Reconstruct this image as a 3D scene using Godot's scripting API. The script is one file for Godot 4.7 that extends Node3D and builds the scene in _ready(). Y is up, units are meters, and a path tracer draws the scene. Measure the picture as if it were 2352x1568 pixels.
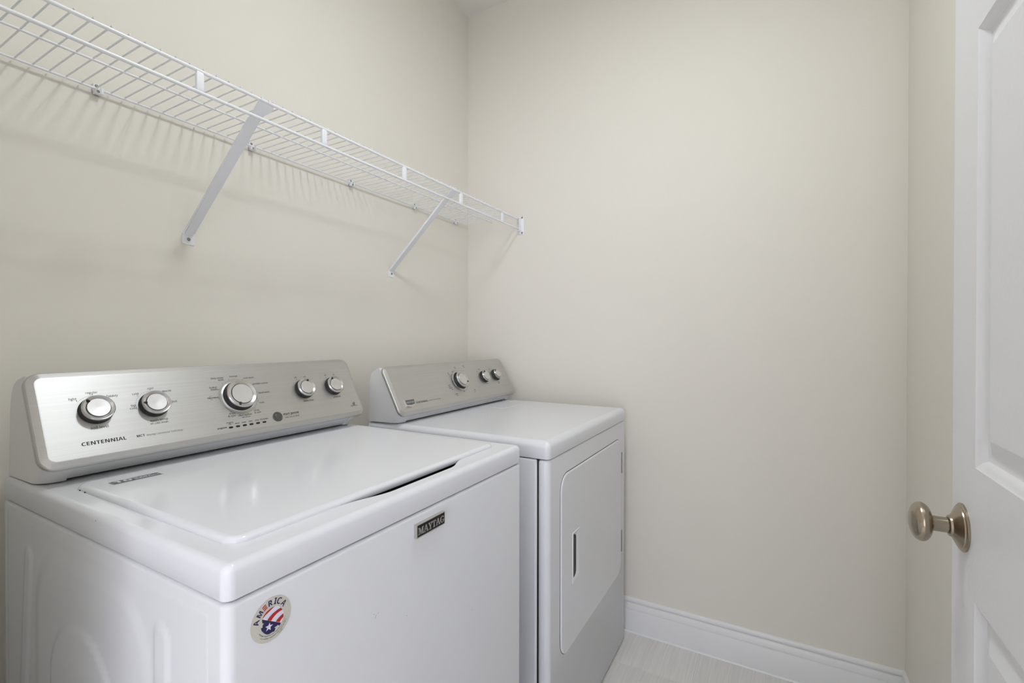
extends Node3D

# ---------------------------------------------------------------- placement of the big things (metres)
const WX0 := -1.6494      # washer left side
const WX1 := -0.9544      # washer right side
const WZF := 0.813        # washer front
const WZB := 0.095        # washer back
const WSEAM := 0.9184     # under the washer top panel
const WDECK := 0.9595     # washer top
const DX0 := -0.8076
const DX1 := -0.0726
const DZF := 0.8171
const DZB := 0.142
const DSEAM := 0.8888
const DDECK := 0.937
const ZR := 1.7151        # right wall
const XF := -1.86         # room side of the wall with the doorway
const CEIL := 2.8206

var M := {}
var used := {}


func _ready() -> void:
	# ---- camera
	var f := 1077.79
	var yaw := deg_to_rad(29.2375)
	var pitch := deg_to_rad(-0.3482)
	var roll := deg_to_rad(0.055)
	var fw := Vector3(cos(yaw), 0, -sin(yaw))
	var rt := Vector3(sin(yaw), 0, cos(yaw))
	var up := Vector3.UP
	var f2 := fw * cos(pitch) + up * sin(pitch)
	var u2 := up * cos(pitch) - fw * sin(pitch)
	var r3 := rt * cos(roll) + u2 * sin(roll)
	var u3 := u2 * cos(roll) - rt * sin(roll)
	var cam := Camera3D.new()
	cam.name = "camera"
	add_child(cam)
	cam.transform = Transform3D(Basis(r3, u3, -f2), Vector3(-1.9458, 1.214, 1.3418))
	cam.keep_aspect = Camera3D.KEEP_HEIGHT
	cam.fov = rad_to_deg(2.0 * atan(784.0 / f))
	cam.near = 0.01
	cam.current = true
	# ---- sky, exposure
	var env := Environment.new()
	env.background_mode = Environment.BG_COLOR
	env.background_color = Color(0.955, 0.955, 1.0)
	env.background_energy_multiplier = 5.0
	env.tonemap_mode = Environment.TONE_MAPPER_LINEAR
	env.tonemap_exposure = 1.05
	env.sdfgi_enabled = true
	env.ssao_enabled = true
	env.ssil_enabled = true
	var we := WorldEnvironment.new()
	we.name = "world_environment"
	we.environment = env
	add_child(we)
	# ---- daylight at the unseen hall window, placed to light the room through the doorway
	var day := AreaLight3D.new()
	day.name = "unseen_hall_daylight"
	day.area_size = Vector2(1.9, 1.9)
	day.light_color = Color(0.6, 0.75, 1.0)
	day.light_energy = 0.3
	day.shadow_enabled = true
	add_child(day)
	day.look_at_from_position(Vector3(-3.72, 1.35, 2.05), Vector3(0, 1.35, 2.05), Vector3.UP)

	materials()
	room()
	unseen_ceiling_lamp(Vector3(-1.12, CEIL, 1.05))
	washer()
	dryer()
	shelf()
	door()


# ---------------------------------------------------------------- naming
func numbered(called: String) -> String:
	var n: int = used.get(called, 0)
	used[called] = n + 1
	return called if n == 0 else "%s_%03d" % [called, n]


func tag(o: Node, label: String, category: String, group := "") -> Node:
	o.set_meta("label", label)
	o.set_meta("category", category)
	if group:
		o.set_meta("group", group)
	return o


func thing(called: String, at: Vector3, label: String, category: String, group := "") -> Node3D:
	var o := Node3D.new()
	o.name = numbered(called)
	add_child(o)
	o.position = at
	tag(o, label, category, group)
	return o


func put(called: String, st: SurfaceTool, m: Material, parent: Node, label := "") -> MeshInstance3D:
	return put_mesh(called, st.commit(), m, parent, label)


func put_mesh(called: String, mesh: Mesh, m: Material, parent: Node, label := "") -> MeshInstance3D:
	var o := MeshInstance3D.new()
	if parent == self:
		o.name = numbered(called)
	else:
		var n := 0
		var full := called
		while parent.has_node(NodePath(full)):
			n += 1
			full = "%s_%03d" % [called, n]
		o.name = full
	o.mesh = mesh
	o.material_override = m
	parent.add_child(o, true)
	if label:
		o.set_meta("label", label)
	return o


func struct(called: String, st: SurfaceTool, m: Material) -> MeshInstance3D:
	var o := put(called, st, m, self)
	o.set_meta("kind", "structure")
	return o


# ---------------------------------------------------------------- mesh helpers
func tool() -> SurfaceTool:
	var st := SurfaceTool.new()
	st.begin(Mesh.PRIMITIVE_TRIANGLES)
	return st


func tri(st: SurfaceTool, a: Vector3, b: Vector3, c: Vector3, na: Vector3, nb: Vector3, nc: Vector3, ua := Vector2.ZERO, ub := Vector2.ZERO, uc := Vector2.ZERO) -> void:
	var cr := (b - a).cross(c - a)
	if cr.length_squared() < 1e-18:
		return
	if cr.dot(na + nb + nc) > 0:
		var t := b
		b = c
		c = t
		t = nb
		nb = nc
		nc = t
		var u := ub
		ub = uc
		uc = u
	st.set_normal(na)
	st.set_uv(ua)
	st.add_vertex(a)
	st.set_normal(nb)
	st.set_uv(ub)
	st.add_vertex(b)
	st.set_normal(nc)
	st.set_uv(uc)
	st.add_vertex(c)


func quad(st: SurfaceTool, a: Vector3, b: Vector3, c: Vector3, d: Vector3, n: Vector3, uv := []) -> void:
	var u: Array = uv if uv.size() == 4 else [Vector2.ZERO, Vector2(1, 0), Vector2(1, 1), Vector2(0, 1)]
	tri(st, a, b, c, n, n, n, u[0], u[1], u[2])
	tri(st, a, c, d, n, n, n, u[0], u[2], u[3])


# profile points (radius or minus inset, height) -> [r, h, nr, nh], sharp corners doubled
func pl(pts: Array, limit := 40.0) -> Array:
	var out := []
	var ns := []
	for i in pts.size() - 1:
		var d: Vector2 = pts[i + 1] - pts[i]
		ns.append(Vector2(d.y, -d.x).normalized())
	for i in pts.size():
		var p: Vector2 = pts[i]
		if i == 0:
			out.append([p.x, p.y, ns[0].x, ns[0].y])
		elif i == pts.size() - 1:
			out.append([p.x, p.y, ns[i - 1].x, ns[i - 1].y])
		else:
			var a: Vector2 = ns[i - 1]
			var b: Vector2 = ns[i]
			if absf(rad_to_deg(a.angle_to(b))) < limit:
				var n := (a + b).normalized()
				out.append([p.x, p.y, n.x, n.y])
			else:
				out.append([p.x, p.y, a.x, a.y])
				out.append([p.x, p.y, b.x, b.y])
	return out


# quarter-round from the wall (0, h0) over to the top (-r, h0 + k)
func round_top(h0: float, r: float, k: float, n := 5, x0 := 0.0) -> Array:
	var out := []
	for i in n + 1:
		var a := PI / 2 * i / n
		out.append(Vector2(x0 - r * (1.0 - cos(a)), h0 + k * sin(a)))
	return out


func outline(rc: Array, r: float, inset: float, segs: int) -> Array:
	var out := []
	var rr := maxf(r - inset, 0.0)
	var e := inset + rr
	var cs := [Vector2(rc[1] - e, rc[3] - e), Vector2(rc[0] + e, rc[3] - e), Vector2(rc[0] + e, rc[2] + e), Vector2(rc[1] - e, rc[2] + e)]
	for k in 4:
		for i in segs + 1:
			var a := PI / 2 * (k + float(i) / segs)
			var d := Vector2(cos(a), sin(a))
			out.append([cs[k] + d * rr, d])
	return out


# a rounded rectangle rc = [x0, x1, y0, y1] carried along a profile; local z is the height
func loft(st: SurfaceTool, t: Transform3D, rc: Array, r: float, prof: Array, cap0 := true, cap1 := true, segs := 6, uvs := 1.0) -> void:
	var rings := []
	for p in prof:
		var ring := []
		for q in outline(rc, r, -p[0], segs):
			var at: Vector2 = q[0]
			var d: Vector2 = q[1]
			ring.append([t * Vector3(at.x, at.y, p[1]), (t.basis * Vector3(d.x * p[2], d.y * p[2], p[3])).normalized(), Vector2(at.x, at.y + p[1]) * uvs])
		rings.append(ring)
	for k in rings.size() - 1:
		var a: Array = rings[k]
		var b: Array = rings[k + 1]
		for i in a.size():
			var j := (i + 1) % a.size()
			tri(st, a[i][0], a[j][0], b[j][0], a[i][1], a[j][1], b[j][1], a[i][2], a[j][2], b[j][2])
			tri(st, a[i][0], b[j][0], b[i][0], a[i][1], b[j][1], b[i][1], a[i][2], b[j][2], b[i][2])
	var mid := Vector3((rc[0] + rc[1]) / 2.0, (rc[2] + rc[3]) / 2.0, 0)
	for e in [[cap0, 0, -1.0], [cap1, rings.size() - 1, 1.0]]:
		if not e[0]:
			continue
		var ring: Array = rings[e[1]]
		var c := t * Vector3(mid.x, mid.y, prof[e[1]][1])
		var n: Vector3 = (t.basis.z * float(e[2])).normalized()
		for i in ring.size():
			var j := (i + 1) % ring.size()
			tri(st, c, ring[i][0], ring[j][0], n, n, n, Vector2(mid.x, mid.y) * uvs, ring[i][2], ring[j][2])


# box with rounded edges
func rbox(st: SurfaceTool, t: Transform3D, a: Vector3, b: Vector3, r: float, segs := 2) -> void:
	var h := b.z - a.z
	var pts := [Vector2(-r, 0)]
	for i in segs:
		var w := PI / 2 * (i + 1) / segs
		pts.append(Vector2(-r * (1.0 - sin(w)), r * (1.0 - cos(w))))
	pts.append_array(round_top(h - r, r, r, segs))
	loft(st, t * Transform3D(Basis(), Vector3(0, 0, a.z)), [a.x, b.x, a.y, b.y], r, pl(pts, 60.0), true, true, segs)


func box(st: SurfaceTool, a: Vector3, b: Vector3, t := Transform3D()) -> void:
	var c := [Vector3(a.x, a.y, a.z), Vector3(b.x, a.y, a.z), Vector3(b.x, b.y, a.z), Vector3(a.x, b.y, a.z), Vector3(a.x, a.y, b.z), Vector3(b.x, a.y, b.z), Vector3(b.x, b.y, b.z), Vector3(a.x, b.y, b.z)]
	for q in [[0, 1, 2, 3, Vector3(0, 0, -1)], [4, 5, 6, 7, Vector3(0, 0, 1)], [0, 3, 7, 4, Vector3(-1, 0, 0)], [1, 2, 6, 5, Vector3(1, 0, 0)], [0, 1, 5, 4, Vector3(0, -1, 0)], [3, 2, 6, 7, Vector3(0, 1, 0)]]:
		quad(st, t * c[q[0]], t * c[q[1]], t * c[q[2]], t * c[q[3]], (t.basis * (q[4] as Vector3)).normalized())


func lathe(st: SurfaceTool, t: Transform3D, prof: Array, segs := 40) -> void:
	for k in prof.size() - 1:
		var p: Array = prof[k]
		var q: Array = prof[k + 1]
		for i in segs:
			var w := [TAU * i / segs, TAU * (i + 1) / segs]
			var v := []
			var n := []
			for e in [p, q]:
				for a in w:
					v.append(t * Vector3(e[0] * cos(a), e[0] * sin(a), e[1]))
					n.append((t.basis * Vector3(e[2] * cos(a), e[2] * sin(a), e[3])).normalized())
			var u0 := Vector2(float(i) / segs, p[1] + p[0])
			var u1 := Vector2(float(i + 1) / segs, p[1] + p[0])
			var u2 := Vector2(float(i + 1) / segs, q[1] + q[0])
			var u3 := Vector2(float(i) / segs, q[1] + q[0])
			tri(st, v[0], v[1], v[3], n[0], n[1], n[3], u0, u1, u2)
			tri(st, v[0], v[3], v[2], n[0], n[3], n[2], u0, u2, u3)


func tube(st: SurfaceTool, pts: Array, r: float, sides := 10) -> void:
	var rings := []
	for i in pts.size():
		var d: Vector3 = (pts[mini(i + 1, pts.size() - 1)] - pts[maxi(i - 1, 0)]).normalized()
		var s := d.cross(Vector3.UP if absf(d.y) < 0.9 else Vector3.RIGHT).normalized()
		var w := s.cross(d)
		var ring := []
		for k in sides:
			var a := TAU * k / sides
			var n := s * cos(a) + w * sin(a)
			ring.append([pts[i] + n * r, n])
		rings.append(ring)
		if i == 0 or i == pts.size() - 1:
			var nn := -d if i == 0 else d
			for k in sides:
				tri(st, pts[i], ring[k][0], ring[(k + 1) % sides][0], nn, nn, nn)
	for i in pts.size() - 1:
		for k in sides:
			var j := (k + 1) % sides
			var a: Array = rings[i]
			var b: Array = rings[i + 1]
			tri(st, a[k][0], a[j][0], b[j][0], a[k][1], a[j][1], b[j][1])
			tri(st, a[k][0], b[j][0], b[k][0], a[k][1], b[j][1], b[k][1])


# polygon in local xy from z0 to z1
func prism(st: SurfaceTool, t: Transform3D, poly: PackedVector2Array, z0: float, z1: float, sides := true) -> void:
	var ix := Geometry2D.triangulate_polygon(poly)
	var nz := t.basis.z.normalized()
	for k in range(0, ix.size(), 3):
		for e in [[z1, 1.0], [z0, -1.0]]:
			var v := []
			for q in 3:
				var p := poly[ix[k + q]]
				v.append(t * Vector3(p.x, p.y, e[0]))
			var n: Vector3 = nz * float(e[1])
			tri(st, v[0], v[1], v[2], n, n, n)
	if not sides:
		return
	var cw := Geometry2D.is_polygon_clockwise(poly)
	for i in poly.size():
		var a := poly[i]
		var b := poly[(i + 1) % poly.size()]
		var d := (b - a).normalized()
		var m := Vector2(-d.y, d.x) if cw else Vector2(d.y, -d.x)
		quad(st, t * Vector3(a.x, a.y, z0), t * Vector3(b.x, b.y, z0), t * Vector3(b.x, b.y, z1), t * Vector3(a.x, a.y, z1), (t.basis * Vector3(m.x, m.y, 0)).normalized())


# a moulding profile (thickness, height) swept along a wall
func sweep(st: SurfaceTool, prof: Array, from: Vector3, to: Vector3, out: Vector3) -> void:
	for k in prof.size() - 1:
		var p: Array = prof[k]
		var q: Array = prof[k + 1]
		var na := (out * float(p[2]) + Vector3.UP * float(p[3])).normalized()
		var nb := (out * float(q[2]) + Vector3.UP * float(q[3])).normalized()
		var a := from + out * float(p[0]) + Vector3.UP * float(p[1])
		var b := to + out * float(p[0]) + Vector3.UP * float(p[1])
		var c := to + out * float(q[0]) + Vector3.UP * float(q[1])
		var d := from + out * float(q[0]) + Vector3.UP * float(q[1])
		tri(st, a, b, c, na, na, nb)
		tri(st, a, c, d, na, nb, nb)


var fonts := {}


# lettering between x0 and x1 on the base line y, in the plane t
func letters(st: SurfaceTool, t: Transform3D, s: String, x0: float, x1: float, y: float, face := "Droid Sans", bold := false, tall := 1.0, thick := 0.0002) -> void:
	var key := face + str(bold)
	if not fonts.has(key):
		var sf := SystemFont.new()
		sf.font_names = PackedStringArray([face])
		sf.font_weight = 700 if bold else 400
		fonts[key] = sf
	var tm := TextMesh.new()
	tm.text = s
	tm.font = fonts[key]
	tm.font_size = 32
	tm.pixel_size = 0.01
	tm.depth = 0.02
	tm.curve_step = 2.0
	tm.horizontal_alignment = HORIZONTAL_ALIGNMENT_LEFT
	tm.vertical_alignment = VERTICAL_ALIGNMENT_BOTTOM
	var bb := tm.get_aabb()
	var k := (x1 - x0) / bb.size.x
	# base line: bottom alignment leaves the descent under the line
	var desc := 0.01 * (fonts[key] as Font).get_descent(32)
	var local := Transform3D(Basis(Vector3(k, 0, 0), Vector3(0, k * tall, 0), Vector3(0, 0, thick / 0.02)), Vector3(x0 - bb.position.x * k, y - desc * k * tall, thick / 2))
	st.append_from(tm, 0, t * local)


# ---------------------------------------------------------------- materials
func mat(c: Color, rough: float, metal := 0.0, spec := 0.5) -> StandardMaterial3D:
	var m := StandardMaterial3D.new()
	m.albedo_color = c
	m.roughness = rough
	m.metallic = metal
	m.metallic_specular = spec
	return m


func noise_tex(freq: float, size: int, ramp: Array, octaves := 4, seed_ := 1, normal := false, strength := 4.0) -> NoiseTexture2D:
	var n := FastNoiseLite.new()
	n.seed = seed_
	n.noise_type = FastNoiseLite.TYPE_SIMPLEX_SMOOTH
	n.frequency = freq
	n.fractal_octaves = octaves
	var tx := NoiseTexture2D.new()
	tx.width = size
	tx.height = size
	tx.seamless = true
	tx.noise = n
	if normal:
		tx.as_normal_map = true
		tx.bump_strength = strength
	elif ramp.size() == 2:
		var g := Gradient.new()
		g.set_color(0, ramp[0])
		g.set_color(1, ramp[1])
		tx.color_ramp = g
	return tx


# long streaks along u
func streaks(w: int, h: int, lo: float, hi: float, seed_: int, run: int) -> ImageTexture:
	var rng := RandomNumberGenerator.new()
	rng.seed = seed_
	var im := Image.create(w, h, false, Image.FORMAT_RGB8)
	var n := FastNoiseLite.new()
	n.seed = seed_
	n.noise_type = FastNoiseLite.TYPE_VALUE
	n.frequency = 1.0
	n.fractal_type = FastNoiseLite.FRACTAL_NONE
	var slow := FastNoiseLite.new()
	slow.seed = seed_ + 7
	slow.frequency = 0.012
	for y in h:
		for x in w:
			var v := 0.5 + 0.35 * n.get_noise_2d(float(x) / run, y * 0.9) + 0.25 * n.get_noise_2d(float(x) / (run * 3.0) + 50.0, y * 0.31) + 0.12 * slow.get_noise_2d(x * 0.3, y)
			v = clampf(v, 0.0, 1.0)
			var g := lerpf(lo, hi, v)
			im.set_pixel(x, y, Color(g, g, g))
	return ImageTexture.create_from_image(im)


func materials() -> void:
	var orange := noise_tex(0.06, 256, [], 3, 5, true, 3.0)
	M.wall = mat(Color(0.925, 0.908, 0.868), 0.62, 0.0, 0.4)
	M.wall.normal_enabled = true
	M.wall.normal_texture = orange
	M.wall.normal_scale = 0.03
	M.wall.uv1_triplanar = true
	M.wall.uv1_world_triplanar = true
	M.wall.uv1_scale = Vector3(3, 3, 3)
	M.ceiling = mat(Color(0.95, 0.94, 0.92), 0.9, 0.0, 0.2)
	M.trim = mat(Color(0.93, 0.93, 0.93), 0.32)
	M.grain = mat(Color(0.93, 0.93, 0.935), 0.36)
	M.grain.normal_enabled = true
	M.grain.normal_texture = noise_tex(0.05, 256, [], 3, 11, true, 3.0)
	M.grain.normal_scale = 0.12
	M.grain.uv1_triplanar = true
	M.grain.uv1_scale = Vector3(6, 6, 22)
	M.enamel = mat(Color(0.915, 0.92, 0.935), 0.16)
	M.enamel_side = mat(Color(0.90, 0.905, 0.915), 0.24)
	M.plastic = mat(Color(0.93, 0.93, 0.925), 0.34)
	M.wire = mat(Color(0.95, 0.955, 0.97), 0.3)
	M.brushed = mat(Color(0.82, 0.818, 0.812), 0.47, 1.0)
	M.brushed.anisotropy_enabled = true
	M.brushed.anisotropy = -0.55
	M.brushed.albedo_texture = streaks(256, 512, 0.955, 1.0, 3, 60)
	M.brushed.uv1_scale = Vector3(2.2, 5.0, 1)
	M.chrome = mat(Color(0.80, 0.80, 0.80), 0.2, 1.0)
	M.spun = mat(Color(0.86, 0.86, 0.86), 0.4, 1.0)
	M.rubber = mat(Color(0.16, 0.16, 0.165), 0.5)
	M.dark = mat(Color(0.05, 0.05, 0.055), 0.6)
	M.button = mat(Color(0.33, 0.325, 0.315), 0.3)
	M.ink = mat(Color(0.22, 0.22, 0.23), 0.6)
	M.faint = mat(Color(0.50, 0.50, 0.50), 0.6)
	M.grey_print = mat(Color(0.36, 0.38, 0.40), 0.45)
	M.silver = mat(Color(0.80, 0.79, 0.77), 0.28, 0.9)
	M.badge_black = mat(Color(0.07, 0.07, 0.08), 0.3)
	M.nickel = mat(Color(0.66, 0.615, 0.545), 0.27, 1.0)
	M.steel = mat(Color(0.62, 0.62, 0.61), 0.3, 1.0)
	M.sticker = mat(Color.WHITE, 0.5)
	M.sticker.vertex_color_use_as_albedo = true
	M.grout = mat(Color(0.95, 0.945, 0.935), 0.8)
	for k in 3:
		var m := mat(Color(0.935 - 0.01 * k, 0.925 - 0.01 * k, 0.905 - 0.01 * k), 0.34)
		m.albedo_texture = streaks(256, 512, 0.93, 1.0, 31 + k, 40)
		M["tile%d" % k] = m
	M.lamp = mat(Color(1, 1, 1), 0.4)
	M.lamp.emission_enabled = true
	M.lamp.emission = Color(0.96, 0.98, 1.0)
	M.lamp.emission_energy_multiplier = 9.0
	M.glass = mat(Color(1, 1, 1, 0.06), 0.02)
	M.glass.transparency = BaseMaterial3D.TRANSPARENCY_ALPHA


# ---------------------------------------------------------------- the room
func room() -> void:
	var st := tool()
	box(st, Vector3(-3.9, -0.1, -0.14), Vector3(0.14, CEIL + 0.1, 0))
	struct("wall_left", st, M.wall)
	st = tool()
	box(st, Vector3(0, -0.1, 0), Vector3(0.14, CEIL + 0.1, ZR))
	struct("wall_back", st, M.wall)
	st = tool()
	box(st, Vector3(XF - 0.12, -0.1, ZR), Vector3(0.14, CEIL + 0.1, ZR + 0.14))
	struct("wall_right", st, M.wall)
	st = tool()      # the wall with the doorway the picture is taken through
	box(st, Vector3(XF - 0.12, -0.1, 0), Vector3(XF, CEIL, 0.655))
	box(st, Vector3(XF - 0.12, -0.1, 1.605), Vector3(XF, CEIL, ZR))
	box(st, Vector3(XF - 0.12, 2.06, 0.655), Vector3(XF, CEIL, 1.605))
	struct("wall_front", st, M.wall)
	st = tool()
	box(st, Vector3(-3.9, CEIL, 0), Vector3(0.0, CEIL + 0.1, ZR))
	box(st, Vector3(-3.9, CEIL, ZR), Vector3(XF - 0.12, CEIL + 0.1, 3.3))
	struct("ceiling", st, M.ceiling)
	# hall behind the camera, out of view
	st = tool()
	box(st, Vector3(-3.9, -0.1, 3.2), Vector3(XF - 0.12, CEIL + 0.1, 3.34))
	box(st, Vector3(XF - 0.12, -0.1, ZR + 0.14), Vector3(XF, CEIL + 0.1, 3.34))
	struct("wall_hall_side", st, M.wall)
	st = tool()
	var wy := [0.35, 2.35]
	var wz := [1.05, 3.05]
	box(st, Vector3(-3.9, -0.1, 0), Vector3(-3.76, CEIL, wz[0]))
	box(st, Vector3(-3.9, -0.1, wz[1]), Vector3(-3.76, CEIL, 3.2))
	box(st, Vector3(-3.9, -0.1, wz[0]), Vector3(-3.76, wy[0], wz[1]))
	box(st, Vector3(-3.9, wy[1], wz[0]), Vector3(-3.76, CEIL, wz[1]))
	struct("wall_hall_end", st, M.wall)
	st = tool()
	for e in [[wz[0], wz[0] + 0.05, wy[0], wy[1]], [wz[1] - 0.05, wz[1], wy[0], wy[1]], [wz[0], wz[1], wy[0], wy[0] + 0.05], [wz[0], wz[1], wy[1] - 0.05, wy[1]], [2.03, 2.07, wy[0], wy[1]]]:
		box(st, Vector3(-3.86, e[2], e[0]), Vector3(-3.80, e[3], e[1]))
	var win := struct("unseen_window_1", st, M.trim)  # unseen window, sized and placed so its sky lights the laundry room
	st = tool()
	box(st, Vector3(-3.835, wy[0], wz[0]), Vector3(-3.830, wy[1], wz[1]))
	put("pane", st, M.glass, win)

	# floor: slab showing as grout, and the tiles laid on it
	st = tool()
	box(st, Vector3(-3.9, -0.1, 0), Vector3(0, -0.0025, ZR))
	box(st, Vector3(-3.9, -0.1, ZR), Vector3(XF - 0.12, -0.0025, 3.3))
	var fl := struct("floor", st, M.grout)
	var g := 0.0016
	var zs := []
	for k in range(-5, 4):
		zs.append(1.0935 + 0.305 * k)
	var xs := [0.393, -0.217, -0.827, -1.437, -2.047]
	var count := 0
	for i in zs.size() - 1:
		for j in xs.size() - 1:
			var a := Vector2(maxf(xs[j + 1] + g, XF), maxf(zs[i] + g, 0.002))
			var b := Vector2(minf(xs[j] - g, -0.003), minf(zs[i + 1] - g, ZR - 0.003))
			if b.x - a.x < 0.02 or b.y - a.y < 0.02:
				continue
			st = tool()
			var t := Transform3D(Basis(Vector3(1, 0, 0), Vector3(0, 0, -1), Vector3(0, 1, 0)), Vector3(0, -0.006, 0))
			loft(st, t, [a.x, b.x, -b.y, -a.y], 0.0012, pl([Vector2(0, 0), Vector2(0, 0.005), Vector2(-0.001, 0.006)], 60), false, true, 2, 1.6)
			put("tile", st, M["tile%d" % (count * 2 % 3)], fl)
			count += 1

	# baseboards
	var prof := pl([Vector2(0.0145, 0), Vector2(0.0145, 0.089), Vector2(0.0130, 0.0915), Vector2(0.0135, 0.0935), Vector2(0.0128, 0.098), Vector2(0.0112, 0.106), Vector2(0.0092, 0.1125), Vector2(0.0066, 0.1175), Vector2(0.0066, 0.1195), Vector2(0.0088, 0.1215), Vector2(0.0092, 0.127), Vector2(0.0082, 0.1325), Vector2(0.0055, 0.1365), Vector2(0.0, 0.1375)], 50)
	var bead := pl([Vector2(0.0195, 0), Vector2(0.0185, 0.0028), Vector2(0.0145, 0.0045)], 60)
	st = tool()
	sweep(st, prof, Vector3(0, 0, 0), Vector3(0, 0, ZR), Vector3(-1, 0, 0))
	var bb := struct("baseboard_back", st, M.trim)
	st = tool()
	sweep(st, bead, Vector3(0, 0, 0), Vector3(0, 0, ZR), Vector3(-1, 0, 0))
	put("caulk_bead", st, M.trim, bb)
	st = tool()
	sweep(st, prof, Vector3(0, 0, ZR), Vector3(XF, 0, ZR), Vector3(0, 0, -1))
	bb = struct("baseboard_right", st, M.trim)
	st = tool()
	sweep(st, bead, Vector3(0, 0, ZR), Vector3(XF, 0, ZR), Vector3(0, 0, -1))
	put("caulk_bead", st, M.trim, bb)
	st = tool()
	sweep(st, prof, Vector3(0, 0, 0), Vector3(XF, 0, 0), Vector3(0, 0, 1))
	struct("baseboard_left", st, M.trim)


func unseen_ceiling_lamp(at: Vector3) -> void:
	var o := thing("unseen_ceiling_light", at, "unseen flush-mount ceiling light with a frosted dome, out of view above the room", "ceiling light")  # out of view, placed to light the walls and the shelf
	var down := Transform3D(Basis(Vector3(1, 0, 0), Vector3(0, 0, 1), Vector3(0, -1, 0)), Vector3.ZERO)
	var st := tool()
	lathe(st, down, pl([Vector2(0.165, 0), Vector2(0.168, 0.006), Vector2(0.165, 0.018), Vector2(0.150, 0.022)], 60))
	put("base", st, M.silver, o)
	st = tool()
	var pts := []
	for i in 13:
		var a := PI / 2 * i / 12
		pts.append(Vector2(0.148 * cos(a), 0.020 + 0.075 * sin(a)))
	lathe(st, down, pl(pts, 60))
	put("dome", st, M.lamp, o)
	var l := AreaLight3D.new()
	l.name = "unseen_ceiling_light_glow"  # downward light of the unseen ceiling fixture
	l.area_size = Vector2(0.17, 0.17)
	l.light_color = Color(0.955, 0.98, 1.0)
	l.light_energy = 0.80
	l.shadow_enabled = true
	add_child(l)
	l.look_at_from_position(at + Vector3(0, -0.105, 0), at + Vector3(0, -1.0, 0), Vector3.FORWARD)


# ---------------------------------------------------------------- parts the two machines share
func face_frame(base: Vector3, top: Vector3, lift: float) -> Transform3D:
	var t := (top - base).normalized()
	var n := Vector3(0, -t.z, t.y)
	return Transform3D(Basis(Vector3(1, 0, 0), t, n), base + n * lift)


# a body panel with a softly rounded upright: rect in plan, from y0 to y1
func upright(st: SurfaceTool, x0: float, x1: float, z0: float, z1: float, y0: float, y1: float, r: float, top: float, cap_top := true, top_k := -1.0) -> void:
	var t := Transform3D(Basis(Vector3(1, 0, 0), Vector3(0, 0, -1), Vector3(0, 1, 0)), Vector3.ZERO)
	var k := top if top_k < 0 else top_k
	var pts := [Vector2(-0.0015, y0), Vector2(0, y0 + 0.0015)]
	pts.append_array(round_top(y1 - k, top, k, 6))
	loft(st, t, [x0, x1, -z1, -z0], r, pl(pts, 60), true, cap_top, 8)


# knob: grip with a bright rim and a spun face; pts in the face frame
func knob(parent: Node, fr: Transform3D, at: Vector2, r: float, hgt: float, angle: float, meshes: Dictionary, ring := false) -> void:
	var key := "%f_%f" % [r, hgt]
	if not meshes.has(key):
		var a := tool()
		lathe(a, Transform3D(), pl([Vector2(r * 1.045, 0), Vector2(r * 1.045, 0.003), Vector2(r * 1.01, 0.0038), Vector2(r * 0.99, hgt - 0.0035), Vector2(r * 0.9, hgt - 0.002)], 50), 48)
		var b := tool()
		lathe(b, Transform3D(), pl([Vector2(r * 0.985, hgt - 0.005), Vector2(r * 1.0, hgt - 0.0035), Vector2(r * 0.985, hgt - 0.0012), Vector2(r * 0.94, hgt), Vector2(r * 0.90, hgt - 0.0002), Vector2(r * 0.735, hgt - 0.0022), Vector2(r * 0.715, hgt - 0.005)], 30), 48)
		var c := tool()
		var ri := r * 0.70
		lathe(c, Transform3D(), pl([Vector2(ri, hgt - 0.004), Vector2(ri, hgt - 0.0012), Vector2(ri - 0.0006, hgt - 0.0006), Vector2(ri * 0.5, hgt - 0.0009), Vector2(0.0, hgt - 0.0012)], 20), 48)
		var d := tool()
		rbox(d, Transform3D(), Vector3(r * 0.66, -r * 0.075, hgt - 0.004), Vector3(r * 0.93, r * 0.075, hgt + 0.0012), r * 0.07, 3)
		var e := tool()
		lathe(e, Transform3D(), pl([Vector2(r * 1.16, 0), Vector2(r * 1.15, 0.0015), Vector2(r * 1.06, 0.0022), Vector2(r * 1.04, 0.001)], 60), 48)
		meshes[key] = [a.commit(), b.commit(), c.commit(), d.commit(), e.commit()]
	var ms: Array = meshes[key]
	var grip := put_mesh("control_knob", ms[0], M.rubber, parent)
	grip.transform = fr * Transform3D(Basis(Vector3(0, 0, 1), deg_to_rad(angle)), Vector3(at.x, at.y, 0))
	put_mesh("rim", ms[1], M.chrome, grip)
	put_mesh("face_disc", ms[2], M.spun, grip)
	put_mesh("pointer", ms[3], M.rubber, grip)
	if ring:
		put_mesh("seat_ring", ms[4], M.chrome, grip)


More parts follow.
